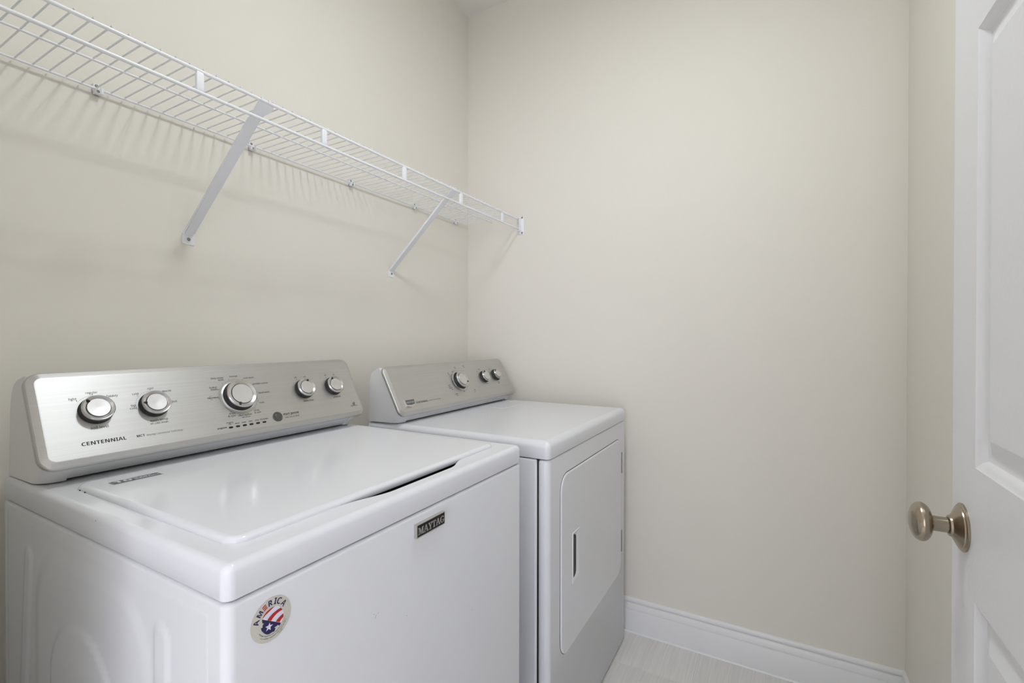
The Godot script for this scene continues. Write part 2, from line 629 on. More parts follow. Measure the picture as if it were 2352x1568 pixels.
# console: housing with rounded end caps, skirt strip and brushed plate
func console(o: Node3D, cx: float, cap_x0: float, cap_x1: float, hw: float, base: Vector3, top: Vector3, deck: float, zrear: float, zfront: float, rear: Array, seam_l: float, seam_r: float) -> Transform3D:
	var t := (top - base).normalized()
	var n := Vector3(0, -t.z, t.y)
	var len_ := (top - base).length()
	# side profile (z, y), going round from the foot at the back
	var b0 := base - n * 0.004 + t * 0.004
	var b1 := top - n * 0.004 - t * 0.004
	var section := func(e: float, lift: float, mid: bool) -> Array:
		var ff := 0.004 if mid else 0.0
		var p := [Vector2(zrear, deck + lift)]
		for q in rear:
			p.append(q)
		p.append(Vector2(b1.z - e * 0.5 - 0.004, b1.y + 0.001))
		p.append(Vector2(b1.z - e * 0.5, b1.y - 0.006))
		p.append(Vector2(b0.z - e - ff, b0.y + 0.006))
		p.append(Vector2(b0.z - e - ff - 0.004, b0.y - 0.002))
		p.append(Vector2((b0.z + zfront) / 2 - e - ff - 0.004, (b0.y + deck) / 2))
		p.append(Vector2(zfront - e - ff, deck + lift + 0.002))
		return p
	var build := func(stops: Array) -> SurfaceTool:
		var st := tool()
		var rows := []
		for s in stops:
			rows.append([s[0], s[1], section.call(s[1], s[2], s[3])])
		# sharp along the section, smooth along x
		var nrm := func(k: int, i: int) -> Vector3:
			var lo: Array = rows[maxi(k - 1, 0)][2]
			var hi: Array = rows[mini(k + 1, rows.size() - 1)][2]
			var at: Array = rows[k][2]
			var along: Vector2 = at[i + 1] - at[i]
			var shift: Vector2 = (hi[i] + hi[i + 1] - lo[i] - lo[i + 1]) / 2.0
			var dx: float = rows[mini(k + 1, rows.size() - 1)][0] - rows[maxi(k - 1, 0)][0]
			var v := Vector3(0, along.y, along.x).cross(Vector3(dx, shift.y, shift.x)).normalized()
			# the section runs up the back, over the top and down the front
			var out := Vector3(0, along.x, -along.y)
			return v if v.dot(out) > 0 else -v
		for k in rows.size() - 1:
			var a: Array = rows[k][2]
			var b: Array = rows[k + 1][2]
			for i in a.size() - 1:
				var na: Vector3 = nrm.call(k, i)
				var nb: Vector3 = nrm.call(k + 1, i)
				var p0 := Vector3(rows[k][0], a[i].y, a[i].x)
				var p1 := Vector3(rows[k][0], a[i + 1].y, a[i + 1].x)
				var q0 := Vector3(rows[k + 1][0], b[i].y, b[i].x)
				var q1 := Vector3(rows[k + 1][0], b[i + 1].y, b[i + 1].x)
				tri(st, p0, p1, q1, na, na, nb)
				tri(st, p0, q1, q0, na, nb, nb)
		for k in [0, rows.size() - 1]:
			var poly := PackedVector2Array()
			for p in rows[k][2]:
				poly.append(p)
			var nn := Vector3(-1, 0, 0) if (rows[k][0] < rows[rows.size() - 1 - k][0]) else Vector3(1, 0, 0)
			var ix := Geometry2D.triangulate_polygon(poly)
			for i in range(0, ix.size(), 3):
				var v := []
				for q in 3:
					v.append(Vector3(rows[k][0], poly[ix[i + q]].y, poly[ix[i + q]].x))
				tri(st, v[0], v[1], v[2], nn, nn, nn)
		return st
	var r := 0.030
	for side in [[cap_x0, 1.0, seam_l], [cap_x1, -1.0, seam_r]]:
		var stops := []
		for i in 8:
			var a := PI / 2 * i / 7
			stops.append([side[0] + side[1] * r * (1 - cos(a)), r * (1.0 - sin(a)), 0.0, false])
		stops.append([side[2], 0.0, 0.0, false])
		put("end_cap", build.call(stops), M.plastic, o)
	put("skirt", build.call([[seam_l + 0.0004, 0.0, 0.0022, true], [seam_r - 0.0004, 0.0, 0.0022, true]]), M.plastic, o)
	var st := tool()
	box(st, Vector3(seam_l, deck, zrear + 0.01), Vector3(seam_r, deck + 0.02, zfront - 0.02))
	put("gap_shade_block", st, M.dark, o)  # near-black block behind the skirt, paints the shade of the gap below it
	# the plate
	st = tool()
	var fr := Transform3D(Basis(Vector3(1, 0, 0), t, n), base)
	var pts := [Vector2(-0.001, -0.007), Vector2(0, -0.006), Vector2(0, 0.0), Vector2(-0.0008, 0.0018), Vector2(-0.0025, 0.0032), Vector2(-0.0112, 0.0070), Vector2(-0.0124, 0.0074), Vector2(-0.0140, 0.0075)]
	loft(st, fr, [cx - hw, cx + hw, 0.0, len_], 0.024, pl(pts, 14), true, true, 10)
	put("control_panel", st, M.brushed, o, "brushed metal control panel")
	return Transform3D(Basis(Vector3(1, 0, 0), t, n), base + n * 0.0075)


func annulus(st: SurfaceTool, t: Transform3D, c: Vector2, r0: float, r1: float, h: float, from := 0.0, to := TAU, n := 40) -> void:
	for i in n:
		var a := from + (to - from) * i / n
		var b := from + (to - from) * (i + 1) / n
		var p := [c + Vector2(cos(a), sin(a)) * r0, c + Vector2(cos(a), sin(a)) * r1, c + Vector2(cos(b), sin(b)) * r1, c + Vector2(cos(b), sin(b)) * r0]
		var v := []
		for q in p:
			v.append(t * Vector3(q.x, q.y, h))
		quad(st, v[0], v[1], v[2], v[3], t.basis.z)


# ---------------------------------------------------------------- washer
func washer() -> void:
	var o := thing("washing_machine", Vector3.ZERO, "white top-loading washer with brushed metal control panel and round flag sticker, nearest the camera", "washer")
	var st := tool()
	upright(st, WX0, WX1, WZB, WZF, 0.025, WSEAM - 0.0022, 0.0125, 0.006)
	put("cabinet", st, M.enamel_side, o)
	st = tool()
	upright(st, WX0 + 0.008, WX1 - 0.008, WZB + 0.008, WZF - 0.006, WSEAM - 0.02, WSEAM + 0.006, 0.008, 0.001)
	put("seam_shade_core", st, M.dark, o)  # dark core inside the seam, coloured for the shade between the panels
	embossed_side(o)
	for x in [WX0 + 0.05, WX1 - 0.05]:
		for z in [WZB + 0.06, WZF - 0.06]:
			st = tool()
			lathe(st, Transform3D(Basis(Vector3(1, 0, 0), Vector3(0, 0, -1), Vector3(0, 1, 0)), Vector3(x, 0, z)), pl([Vector2(0, 0), Vector2(0.022, 0.0), Vector2(0.022, 0.008), Vector2(0.009, 0.012), Vector2(0.009, 0.03)]), 16)
			put("foot", st, M.rubber, o)
	washer_deck(o)
	# lid
	st = tool()
	var up := Transform3D(Basis(Vector3(1, 0, 0), Vector3(0, 0, -1), Vector3(0, 1, 0)), Vector3.ZERO)
	var pts := [Vector2(-0.001, WDECK - 0.0050), Vector2(0, WDECK - 0.0040)]
	pts.append_array(round_top(WDECK + 0.0015, 0.009, 0.0065, 6))
	loft(st, up, [-1.6155, -0.9985, -0.7655, -0.305], 0.022, pl(pts, 50), false, true, 10)
	var lid := put("lid", st, M.enamel, o)
	warranty_label(lid)
	st = tool()
	for p in [[-1.6085, 0.331], [-1.609, 0.351]]:
		rbox(st, Transform3D(), Vector3(p[0] - 0.0080, WDECK - 0.001, p[1] - 0.0013), Vector3(p[0] - 0.0064, WDECK + 0.0016, p[1] + 0.0013), 0.0005, 1)
	put("hinge_bumper", st, M.dark, lid)
	# console
	var base := Vector3(0, 0.9908, 0.2878)
	var top := Vector3(0, 1.1511, 0.2042)
	var cx := -1.3019
	var fr := console(o, cx, -1.6432, -0.9592, 0.3518, base, top, WDECK, 0.101, 0.2445, [Vector2(0.112, 1.085), Vector2(0.118, 1.112), Vector2(0.132, 1.130), Vector2(0.150, 1.1385)], -1.6068, -0.993)
	var ms := {}
	# control knobs
	for k in [[-1.566, 0.0973, 0.025, 0.0165, 132.9], [-1.4734, 0.0968, 0.025, 0.0165, 177.8], [-1.1279, 0.0958, 0.0252, 0.0165, 66.9], [-1.0340, 0.0952, 0.0252, 0.0165, 108.4]]:
		knob(o, fr, Vector2(k[0], k[1]), k[2], k[3], k[4], ms)
	knob(o, fr, Vector2(-1.3021, 0.0951), 0.034, 0.0190, -116.0, ms, true)
	# start button and indicator slots
	st = tool()
	lathe(st, fr * Transform3D(Basis(), Vector3(-1.2236, 0.0316, 0)), pl([Vector2(0.0123, -0.001), Vector2(0.0123, 0.0012), Vector2(0.0114, 0.0022), Vector2(0.0100, 0.0018), Vector2(0.0092, 0.0030), Vector2(0.006, 0.0042), Vector2(0.0, 0.0047)], 40), 32)
	put("start_button", st, M.button, o)
	for x in [-1.3389, -1.3233, -1.3077, -1.2920, -1.2762, -1.2604]:
		st = tool()
		loft(st, fr, [x - 0.0046, x + 0.0046, 0.0237 - 0.0021, 0.0237 + 0.0021], 0.0020, pl([Vector2(0, -0.0005), Vector2(0, 0.0004), Vector2(-0.0006, 0.0006), Vector2(-0.0012, 0.0003)], 60), false, true, 6)
		put("indicator_light", st, M.dark, o)
	# printing
	st = tool()
	for s in [["soil level", -1.5787, -1.5526, 0.0623], ["wash temp", -1.4868, -1.4553, 0.0618], ["all cold rinses", -1.4872, -1.4559, 0.0558], ["normal", -1.3098, -1.2918, 0.1448], ["cold wash", -1.2786, -1.2536, 0.1383], ["wrinkle control", -1.2613, -1.2218, 0.1210], ["hand wash", -1.2527, -1.2247, 0.0968], ["soak", -1.2583, -1.2459, 0.0713], ["rinse", -1.2769, -1.2639, 0.0537], ["& spin", -1.2770, -1.2609, 0.0481], ["clean washer", -1.3158, -1.2831, 0.0461], ["with affresh", -1.3086, -1.2895, 0.0419], ["drain", -1.3346, -1.3214, 0.0536], ["& spin", -1.3380, -1.3215, 0.0480], ["bulky/", -1.3604, -1.3441, 0.1206], ["sheets", -1.3593, -1.3433, 0.1157], ["deep water", -1.3521, -1.3240, 0.1431], ["wash", -1.3377, -1.3248, 0.1380], ["sensing", -1.3462, -1.3314, 0.0340], ["fill", -1.3418, -1.3367, 0.0299], ["wash", -1.3279, -1.3185, 0.0299], ["rinse", -1.3125, -1.3031, 0.0297], ["spin", -1.2961, -1.2881, 0.0300], ["done", -1.2812, -1.2721, 0.0299], ["lid locked", -1.2684, -1.2491, 0.0299], ["hold 3 sec. to cancel", -1.2050, -1.1660, 0.0250], ["off", -1.1449, -1.1381, 0.1290], ["on", -1.1169, -1.1106, 0.1296], ["extra rinse", -1.1402, -1.1104, 0.0606], ["off", -1.0502, -1.0438, 0.1291], ["on", -1.0218, -1.0160, 0.1290], ["presoak", -1.0439, -1.0201, 0.0611], ["high efficiency", -0.9961, -0.9729, 0.0284], ["light", -1.6005, -1.5894, 0.1216], ["regular", -1.5752, -1.5576, 0.1317], ["heavy", -1.5452, -1.5280, 0.1216], ["tap", -1.5117, -1.5037, 0.0977], ["cold", -1.5142, -1.5033, 0.0918], ["cold", -1.5052, -1.4947, 0.1215], ["cool", -1.4776, -1.4673, 0.1310], ["warm", -1.4530, -1.4367, 0.1222], ["hot", -1.4400, -1.4307, 0.0972]]:
		letters(st, fr, s[0], s[1], s[2], s[3])
	put("printed_words", st, M.ink, o)
	st = tool()
	letters(st, fr, "CENTENNIAL", -1.5959, -1.5305, 0.0334, "Droid Sans", true, 0.86)
	letters(st, fr, "MCT", -1.5138, -1.5009, 0.0342, "Droid Sans", true)
	letters(st, fr, "PowerWash", -1.3702, -1.3462, 0.0968, "Droid Sans", true)
	letters(st, fr, "progress", -1.3678, -1.3478, 0.0239, "Droid Sans", true)
	letters(st, fr, "start", -1.2077, -1.1905, 0.0329, "Droid Sans", true)
	letters(st, fr, "pause", -1.1862, -1.1645, 0.0329, "Droid Sans", true)
	put("bold_words", st, M.ink, o)
	st = tool()
	letters(st, fr, "Maytag Commercial Technology", -1.4973, -1.4336, 0.0342)
	put("faint_words", st, M.faint, o)
	st = tool()
	quad(st, fr * Vector3(-1.2072, 0.0300, 0.0003), fr * Vector3(-1.1640, 0.0300, 0.0003), fr * Vector3(-1.1640, 0.0303, 0.0003), fr * Vector3(-1.2072, 0.0303, 0.0003), fr.basis.z)
	quad(st, fr * Vector3(-1.1888, 0.0315, 0.0003), fr * Vector3(-1.1884, 0.0315, 0.0003), fr * Vector3(-1.1884, 0.0385, 0.0003), fr * Vector3(-1.1888, 0.0385, 0.0003), fr.basis.z)
	annulus(st, fr, Vector2(-0.9836, 0.0357), 0.0036, 0.0043, 0.0003, 0.3, 5.6)
	for e in [[-0.9866, 0.0335, 0.0385], [-0.9843, 0.0335, 0.0372]]:
		quad(st, fr * Vector3(e[0], e[1], 0.0003), fr * Vector3(e[0] + 0.0007, e[1], 0.0003), fr * Vector3(e[0] + 0.0007, e[2], 0.0003), fr * Vector3(e[0], e[2], 0.0003), fr.basis.z)
	quad(st, fr * Vector3(-0.9866, 0.0355, 0.0003), fr * Vector3(-0.9836, 0.0355, 0.0003), fr * Vector3(-0.9836, 0.0361, 0.0003), fr * Vector3(-0.9866, 0.0361, 0.0003), fr.basis.z)
	annulus(st, fr, Vector2(-0.9812, 0.0354), 0.0012, 0.0018, 0.0003, 0.0, 5.4)
	annulus(st, fr, Vector2(-1.3622, 0.0985), 0.0042, 0.0047, 0.0003, 0.9, 5.4)
	# thin scale arcs with dots round the dials
	annulus(st, fr, Vector2(-1.3021, 0.0951), 0.0428, 0.0431, 0.0003, deg_to_rad(-150), deg_to_rad(190), 90)
	annulus(st, fr, Vector2(-1.566, 0.0973), 0.0302, 0.0304, 0.0003, deg_to_rad(40), deg_to_rad(140), 40)
	annulus(st, fr, Vector2(-1.4734, 0.0968), 0.0302, 0.0304, 0.0003, deg_to_rad(0), deg_to_rad(180), 60)
	for d in [[-1.3021, 0.0951, 0.0455, [105, 128, 152, 180, -128, -102, -78, -50, -22, 8, 36, 65]], [-1.566, 0.0973, 0.0328, [45, 90, 137]], [-1.4734, 0.0968, 0.0328, [0, 45, 90, 137, 180]], [-1.1279, 0.0958, 0.032, [67, 113]], [-1.034, 0.0952, 0.032, [67, 113]]]:
		for a in d[3]:
			annulus(st, fr, Vector2(d[0], d[1]) + Vector2(cos(deg_to_rad(a)), sin(deg_to_rad(a))) * float(d[2]), 0.0, 0.0008, 0.0003, 0, TAU, 8)
	put("printed_marks", st, M.ink, o)
	name_badge(o)
	round_sticker(o)
	# scuffs on the enamel
	st = tool()
	for e in [[-1.4255, 0.7905, 0.0030, 70], [-1.4200, 0.7935, 0.0012, 40], [-1.4290, 0.7960, 0.0012, 120], [-1.3560, 0.7560, 0.0010, 80], [-1.1650, 0.6700, 0.0012, 90]]:
		var w := Transform3D(Basis(Vector3(0, 0, 1), deg_to_rad(e[3])), Vector3(e[0], e[1], WZF + 0.0002))
		quad(st, w * Vector3(-e[2], -0.0003, 0), w * Vector3(e[2], -0.0003, 0), w * Vector3(e[2], 0.0003, 0), w * Vector3(-e[2], 0.0003, 0), Vector3(0, 0, 1))
	put("scuff", st, M.faint, o).set_meta("kind", "stuff")


# top panel: rounded edge, a hole at the front of the lid where a finger reaches in
func washer_deck(o: Node3D) -> void:
	var st := tool()
	var up := Transform3D(Basis(Vector3(1, 0, 0), Vector3(0, 0, -1), Vector3(0, 1, 0)), Vector3.ZERO)
	var edge := [Vector2(-0.004, WSEAM), Vector2(-0.0012, WSEAM + 0.0006), Vector2(0, WSEAM + 0.0022)]
	var er := 0.0105
	edge.append_array(round_top(WDECK - er, er, er, 8))
	var rc := [WX0, WX1, -WZF, -WZB]
	loft(st, up, rc, 0.0125, pl(edge, 60), true, false, 10)
	# the flat: everything behind z = zc, and everything in front with the notch cut out of its edge
	var zc := 0.735
	var xa: float = WX0 + er
	var xb: float = WX1 - er
	var za: float = WZB + er
	var zb: float = WZF - er
	var c := 0.002
	var back := PackedVector2Array([Vector2(xa, zc), Vector2(xa, za + c), Vector2(xa + c, za), Vector2(xb - c, za), Vector2(xb, za + c), Vector2(xb, zc)])
	var notch := []
	var n := 40
	for i in n + 1:
		var u := float(i) / n
		var x := lerpf(-1.452, -1.135, u)
		# long easy slope from the left, shorter one to the right
		var l := smoothstep(0.0, 0.30, u)
		var r := smoothstep(1.0, 0.80, u)
		notch.append(Vector2(x, 0.7660 + 0.0195 * minf(l, r)))
	var front := PackedVector2Array([Vector2(xb, zc)])
	for k in [[xb - c, 0.0], [xa + c, PI / 2]]:
		for i in 9:
			var a: float = k[1] + PI / 2 * i / 8
			front.append(Vector2(k[0] + c * cos(a), zb - c + c * sin(a)))
	front.append(Vector2(xa, zc))
	front.append(Vector2(-1.452, zc))
	for p in notch:
		front.append(p)
	front.append(Vector2(-1.135, zc))
	for poly in [back, front]:
		var clean := PackedVector2Array()
		for p in poly:
			if clean.is_empty() or clean[clean.size() - 1].distance_to(p) > 1e-5:
				clean.append(p)
		var ix := Geometry2D.triangulate_polygon(clean)
		for k in range(0, ix.size(), 3):
			var v := []
			for q in 3:
				v.append(Vector3(clean[ix[k + q]].x, WDECK, clean[ix[k + q]].y))
			tri(st, v[0], v[1], v[2], Vector3.UP, Vector3.UP, Vector3.UP)
	# rolled wall of the notch
	for i in notch.size() - 1:
		var a: Vector2 = notch[i]
		var b: Vector2 = notch[i + 1]
		quad(st, Vector3(a.x, WDECK, a.y), Vector3(b.x, WDECK, b.y), Vector3(b.x, WDECK - 0.03, b.y), Vector3(a.x, WDECK - 0.03, a.y), Vector3(0, 0, -1))
	put("top_panel", st, M.enamel, o)
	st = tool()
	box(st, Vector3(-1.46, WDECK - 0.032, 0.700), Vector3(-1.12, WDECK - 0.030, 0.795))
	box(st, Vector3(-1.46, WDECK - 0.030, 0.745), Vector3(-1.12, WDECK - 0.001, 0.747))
	put("notch_shade_lining", st, M.dark, o)  # near-black floor and back sheet, shade of the finger notch put into colour
	# tiny chips at the edge
	st = tool()
	for e in [[-1.6475, 0.9525, 0.487, 0.0035], [-1.6385, 0.9572, 0.255, 0.0012]]:
		var w := Transform3D(Basis(Vector3(0, 0, 1), 0.9), Vector3(e[0], e[1], e[2]))
		rbox(st, w, Vector3(-e[3], -0.0006, -0.0006), Vector3(e[3], 0.0006, 0.0006), 0.0004, 1)
	put("chip", st, M.faint, o).set_meta("kind", "stuff")


# left side sheet with its pressed arches
func embossed_side(o: Node3D) -> void:
	var st := tool()
	var z0 := 0.115
	var z1 := 0.785
	var y0 := 0.04
	var y1 := 0.905
	var nz := 110
	var ny := 130
	var height := func(z: float, y: float) -> float:
		var h := 0.0
		# inner arch
		var d := maxf(absf(z - 0.44) - 0.105, y - 0.775 + 0.10)
		var q := Vector2(maxf(absf(z - 0.44) - 0.005, 0), maxf(y - 0.675, 0)).length() - 0.10
		d = q
		h += 0.0030 * smoothstep(0.012, -0.004, d)
		# middle arch
		q = Vector2(maxf(absf(z - 0.455) - 0.085, 0), maxf(y - 0.765, 0)).length() - 0.10
		h += 0.0022 * smoothstep(0.022, -0.010, q)
		# two upright ribs
		var r1 := Vector2(z - (0.226 - 0.12 * maxf(0.846 - y, 0) * 0.9), maxf(y - 0.838, 0)).length() - 0.012
		h += 0.0020 * smoothstep(0.010, -0.004, r1)
		var r2 := Vector2(z - 0.674, maxf(y - 0.838, 0)).length() - 0.014
		h += 0.0020 * smoothstep(0.010, -0.004, r2)
		var e := minf(minf(z - z0, z1 - z), minf(y - y0, y1 - y))
		return h * smoothstep(0.0, 0.012, e) + 0.0012 * smoothstep(0.0, 0.008, e) - 0.0010
	var vs := []
	for i in ny + 1:
		var row := []
		for j in nz + 1:
			var z := lerpf(z0, z1, float(j) / nz)
			var y := lerpf(y0, y1, float(i) / ny)
			var h: float = height.call(z, y)
			var e := 0.002
			var gz: float = (height.call(z + e, y) - height.call(z - e, y)) / (2 * e)
			var gy: float = (height.call(z, y + e) - height.call(z, y - e)) / (2 * e)
			row.append([Vector3(WX0 - h, y, z), Vector3(-1, -gy, -gz).normalized()])
		vs.append(row)
	for i in ny:
		for j in nz:
			var a: Array = vs[i][j]
			var b: Array = vs[i][j + 1]
			var c: Array = vs[i + 1][j + 1]
			var d: Array = vs[i + 1][j]
			tri(st, a[0], b[0], c[0], a[1], b[1], c[1])
			tri(st, a[0], c[0], d[0], a[1], c[1], d[1])
	put("embossed_side", st, M.enamel_side, o)


# printed "10 year" label lying near the back left of the lid
func warranty_label(lid: Node3D) -> void:
	var y := WDECK + 0.0080 + 0.0003
	var t := Transform3D(Basis(Vector3(1, 0, 0), Vector3(0, 0, -1), Vector3(0, 1, 0)), Vector3(-1.5855, y, 0.3735))
	var st := tool()
	var w := 0.0735
	var h := 0.0205
	# frame lines left and below, and the dark field
	prism(st, t, PackedVector2Array([Vector2(0.0, 0.0), Vector2(w, 0.0), Vector2(w, 0.0007), Vector2(0.0007, 0.0007), Vector2(0.0007, h), Vector2(0.0, h)]), 0, 0.0002)
	prism(st, t, PackedVector2Array([Vector2(0.0022, 0.0036), Vector2(w - 0.0015, 0.0036), Vector2(w - 0.0015, h), Vector2(0.0022, h)]), 0, 0.0002)
	put("warranty_label", st, M.grey_print, lid)
	st = tool()
	var tt := t * Transform3D(Basis(), Vector3(0, 0, 0.0003))
	letters(st, tt, "10", 0.0040, 0.0300, 0.0062, "Droid Sans", true, 0.62)
	letters(st, tt, "Year", 0.0325, 0.0600, 0.0120, "Droid Serif", true, 0.42)
	letters(st, tt, "LIMITED PARTS", 0.0325, 0.0690, 0.0085, "Droid Sans", true, 0.55)
	letters(st, tt, "WARRANTY", 0.0325, 0.0690, 0.0050, "Droid Sans", true, 0.38)
	put("warranty_words", st, M.plastic, lid)


func name_badge(o: Node3D) -> void:
	var st := tool()
	var t := Transform3D(Basis(), Vector3(0, 0, WZF - 0.0003))
	var rc := [-1.3385, -1.2603, 0.8772, 0.9004]
	loft(st, t, rc, 0.0008, pl([Vector2(0, 0), Vector2(0, 0.0062), Vector2(-0.0008, 0.0068), Vector2(-0.0014, 0.0068), Vector2(-0.0018, 0.0060)], 30), false, true, 3)
	var b := put("name_badge", st, M.silver, o, "silver framed black badge")
	st = tool()
	loft(st, t, [rc[0] + 0.0018, rc[1] - 0.0018, rc[2] + 0.0018, rc[3] - 0.0018], 0.0004, pl([Vector2(0, 0.0055), Vector2(0, 0.0062)], 30), false, true, 2)
	put("badge_field", st, M.badge_black, b)
	st = tool()
	letters(st, t * Transform3D(Basis(), Vector3(0, 0, 0.0062)), "MAYTAG", -1.3345, -1.2642, 0.8822, "Droid Serif", true, 1.02, 0.0006)
	put("badge_letters", st, M.silver, b)


func col_poly(st: SurfaceTool, t: Transform3D, poly: PackedVector2Array, z: float, c: Color) -> void:
	var ix := Geometry2D.triangulate_polygon(poly)
	var n := t.basis.z.normalized()
	st.set_color(c.srgb_to_linear())
	for k in range(0, ix.size(), 3):
		var v := []
		for q in 3:
			v.append(t * Vector3(poly[ix[k + q]].x, poly[ix[k + q]].y, z))
		tri(st, v[0], v[1], v[2], n, n, n)


func ring_poly(c: Vector2, r: float, from: float, to: float, n := 32) -> PackedVector2Array:
	var p := PackedVector2Array()
	for i in n + 1:
		var a := deg_to_rad(lerpf(from, to, float(i) / n))
		p.append(c + Vector2(cos(a), sin(a)) * r)
	return p


func star(c: Vector2, r: float, turn: float) -> PackedVector2Array:
	var p := PackedVector2Array()
	for i in 10:
		var a := deg_to_rad(turn + 36 * i)
		p.append(c + Vector2(cos(a), sin(a)) * (r if i % 2 == 0 else r * 0.42))
	return p


func round_sticker(o: Node3D) -> void:
	var t := Transform3D(Basis(), Vector3(-1.595, 0.8757, WZF + 0.0002))
	var st := tool()
	lathe(st, t, pl([Vector2(0.0262, 0), Vector2(0.0262, 0.0002), Vector2(0.0, 0.0002)], 30), 64)
	var paper := mat(Color(0.80, 0.79, 0.74), 0.55)
	var s := put("round_sticker", st, paper, o, "round paper sticker with a flag print")
	st = tool()
	var lt := Color(0.86, 0.87, 0.92)
	var red := Color(0.72, 0.15, 0.13)
	var navy := Color(0.16, 0.15, 0.33)
	var draw := func(p: Array, z: float, c: Color) -> void:
		var q := PackedVector2Array()
		for i in range(0, p.size(), 2):
			q.append(Vector2(p[i], p[i + 1]) * 0.001)
		col_poly(st, t, q, z, c)
	draw.call([-12.3, 5.6, -9.8, 9.2, -6.6, 11.8, -1.2, 13.6, 4.7, 13.5, 9.0, 11.5, 11.9, 7.8, 14.2, 4.2, 15.6, 1.5, 15.9, -1.5, 15.4, -5.5, 12.1, -10.9], 0.0003, lt)
	draw.call([-12.3, 5.6, -9.8, 9.2, -6.6, 11.8, -1.2, 13.6, 4.7, 13.5, 1.5, 12.4, -3.3, 11.1, -7.6, 8.6], 0.0004, red)
	draw.call([-5.7, 1.2, -4.2, 2.8, -2.0, 4.3, 0.6, 5.7, 3.6, 6.7, 7.8, 7.6, 11.9, 7.8, 14.2, 4.2, 10.6, 4.0, 7.0, 3.2, 4.2, 2.0, 1.4, 0.1, -0.7, -1.9], 0.0004, red)
	draw.call([5.2, -5.8, 7.0, -4.3, 9.3, -3.0, 12.2, -1.8, 15.6, -0.9, 15.4, -5.5, 13.4, -6.3, 11.8, -7.6, 10.5, -9.3], 0.0004, red)
	draw.call([-12.3, 5.6, 12.1, -10.9, 10.2, -13.5, 9.0, -12.6, 7.9, -10.4, 6.9, -11.8, 3.3, -12.1, 4.9, -13.9, 4.1, -15.4, 3.3, -17.0, 1.6, -16.2, 0.6, -15.2, -0.6, -16.4, -3.4, -16.6, -6.0, -15.6, -7.0, -14.1, -8.7, -13.4, -10.7, -10.8, -12.8, -7.7, -13.8, -4.1, -11.8, -4.3, -11.2, -1.1, -9.7, -0.3, -12.0, 1.0], 0.0004, navy)
	col_poly(st, t, star(Vector2(-0.0036, -0.0078), 0.0052, 79.0), 0.0005, lt)
	put("flag_print", st, M.sticker, s)
	# lettering on the arc
	st = tool()
	var word := "AM RICA"
	var angs := [166.6, 139.1, 115.2, 94.2, 76.0, 60.1, 36.5]
	var wide := [0.0062, 0.0068, 0.005, 0.0052, 0.0032, 0.0056, 0.0062]
	for i in word.length():
		if word[i] == " ":
			continue
		var a := deg_to_rad(angs[i])
		var at := t * Transform3D(Basis(Vector3(0, 0, 1), a - PI / 2), Vector3(cos(a) * 0.0164, sin(a) * 0.0164, 0.0003))
		letters(st, at, word[i], -wide[i] / 2, wide[i] / 2, 0.0, "Droid Sans", true, 1.0 if word[i] != "M" else 0.95, 0.0001)
	put("arc_letters", st, mat(navy, 0.5), s)
	st = tool()
	var ae := deg_to_rad(115.5)
	var et := t * Transform3D(Basis(Vector3(0, 0, 1), ae - PI / 2), Vector3(cos(ae) * 0.0164, sin(ae) * 0.0164, 0.0003))
	for k in 3:
		prism(st, et, PackedVector2Array([Vector2(-0.0028, 0.0023 * k), Vector2(0.0022, 0.0023 * k + 0.0004), Vector2(0.0024, 0.0023 * k + 0.0017), Vector2(-0.0026, 0.0023 * k + 0.0013)]), 0, 0.0001)
	put("arc_letter_bars", st, mat(red, 0.5), s)
	st = tool()
	for line in [["Designed, Engineered and Assembled in the U.S.A.", 0.0192, -148.0, -14.0], ["with American components and imported parts", 0.0220, -134.0, -26.0], ["by hand", 0.0243, -66.0, -54.0]]:
		var s2: String = line[0]
		for i in s2.length():
			if s2[i] == " ":
				continue
			var a := deg_to_rad(lerpf(line[2], line[3], (i + 0.5) / s2.length()))
			var w: float = absf(line[3] - line[2]) * PI / 180.0 * float(line[1]) / s2.length() * 0.8
			if s2[i] in "il.,It":
				w *= 0.3
			var at := t * Transform3D(Basis(Vector3(0, 0, 1), a + PI / 2), Vector3(cos(a), sin(a), 0) * float(line[1]) + Vector3(0, 0, 0.0003))
			letters(st, at, s2[i], -w / 2, w / 2, 0.0, "Droid Sans", false, 1.0, 0.0001)
	put("small_print", st, M.grey_print, s)


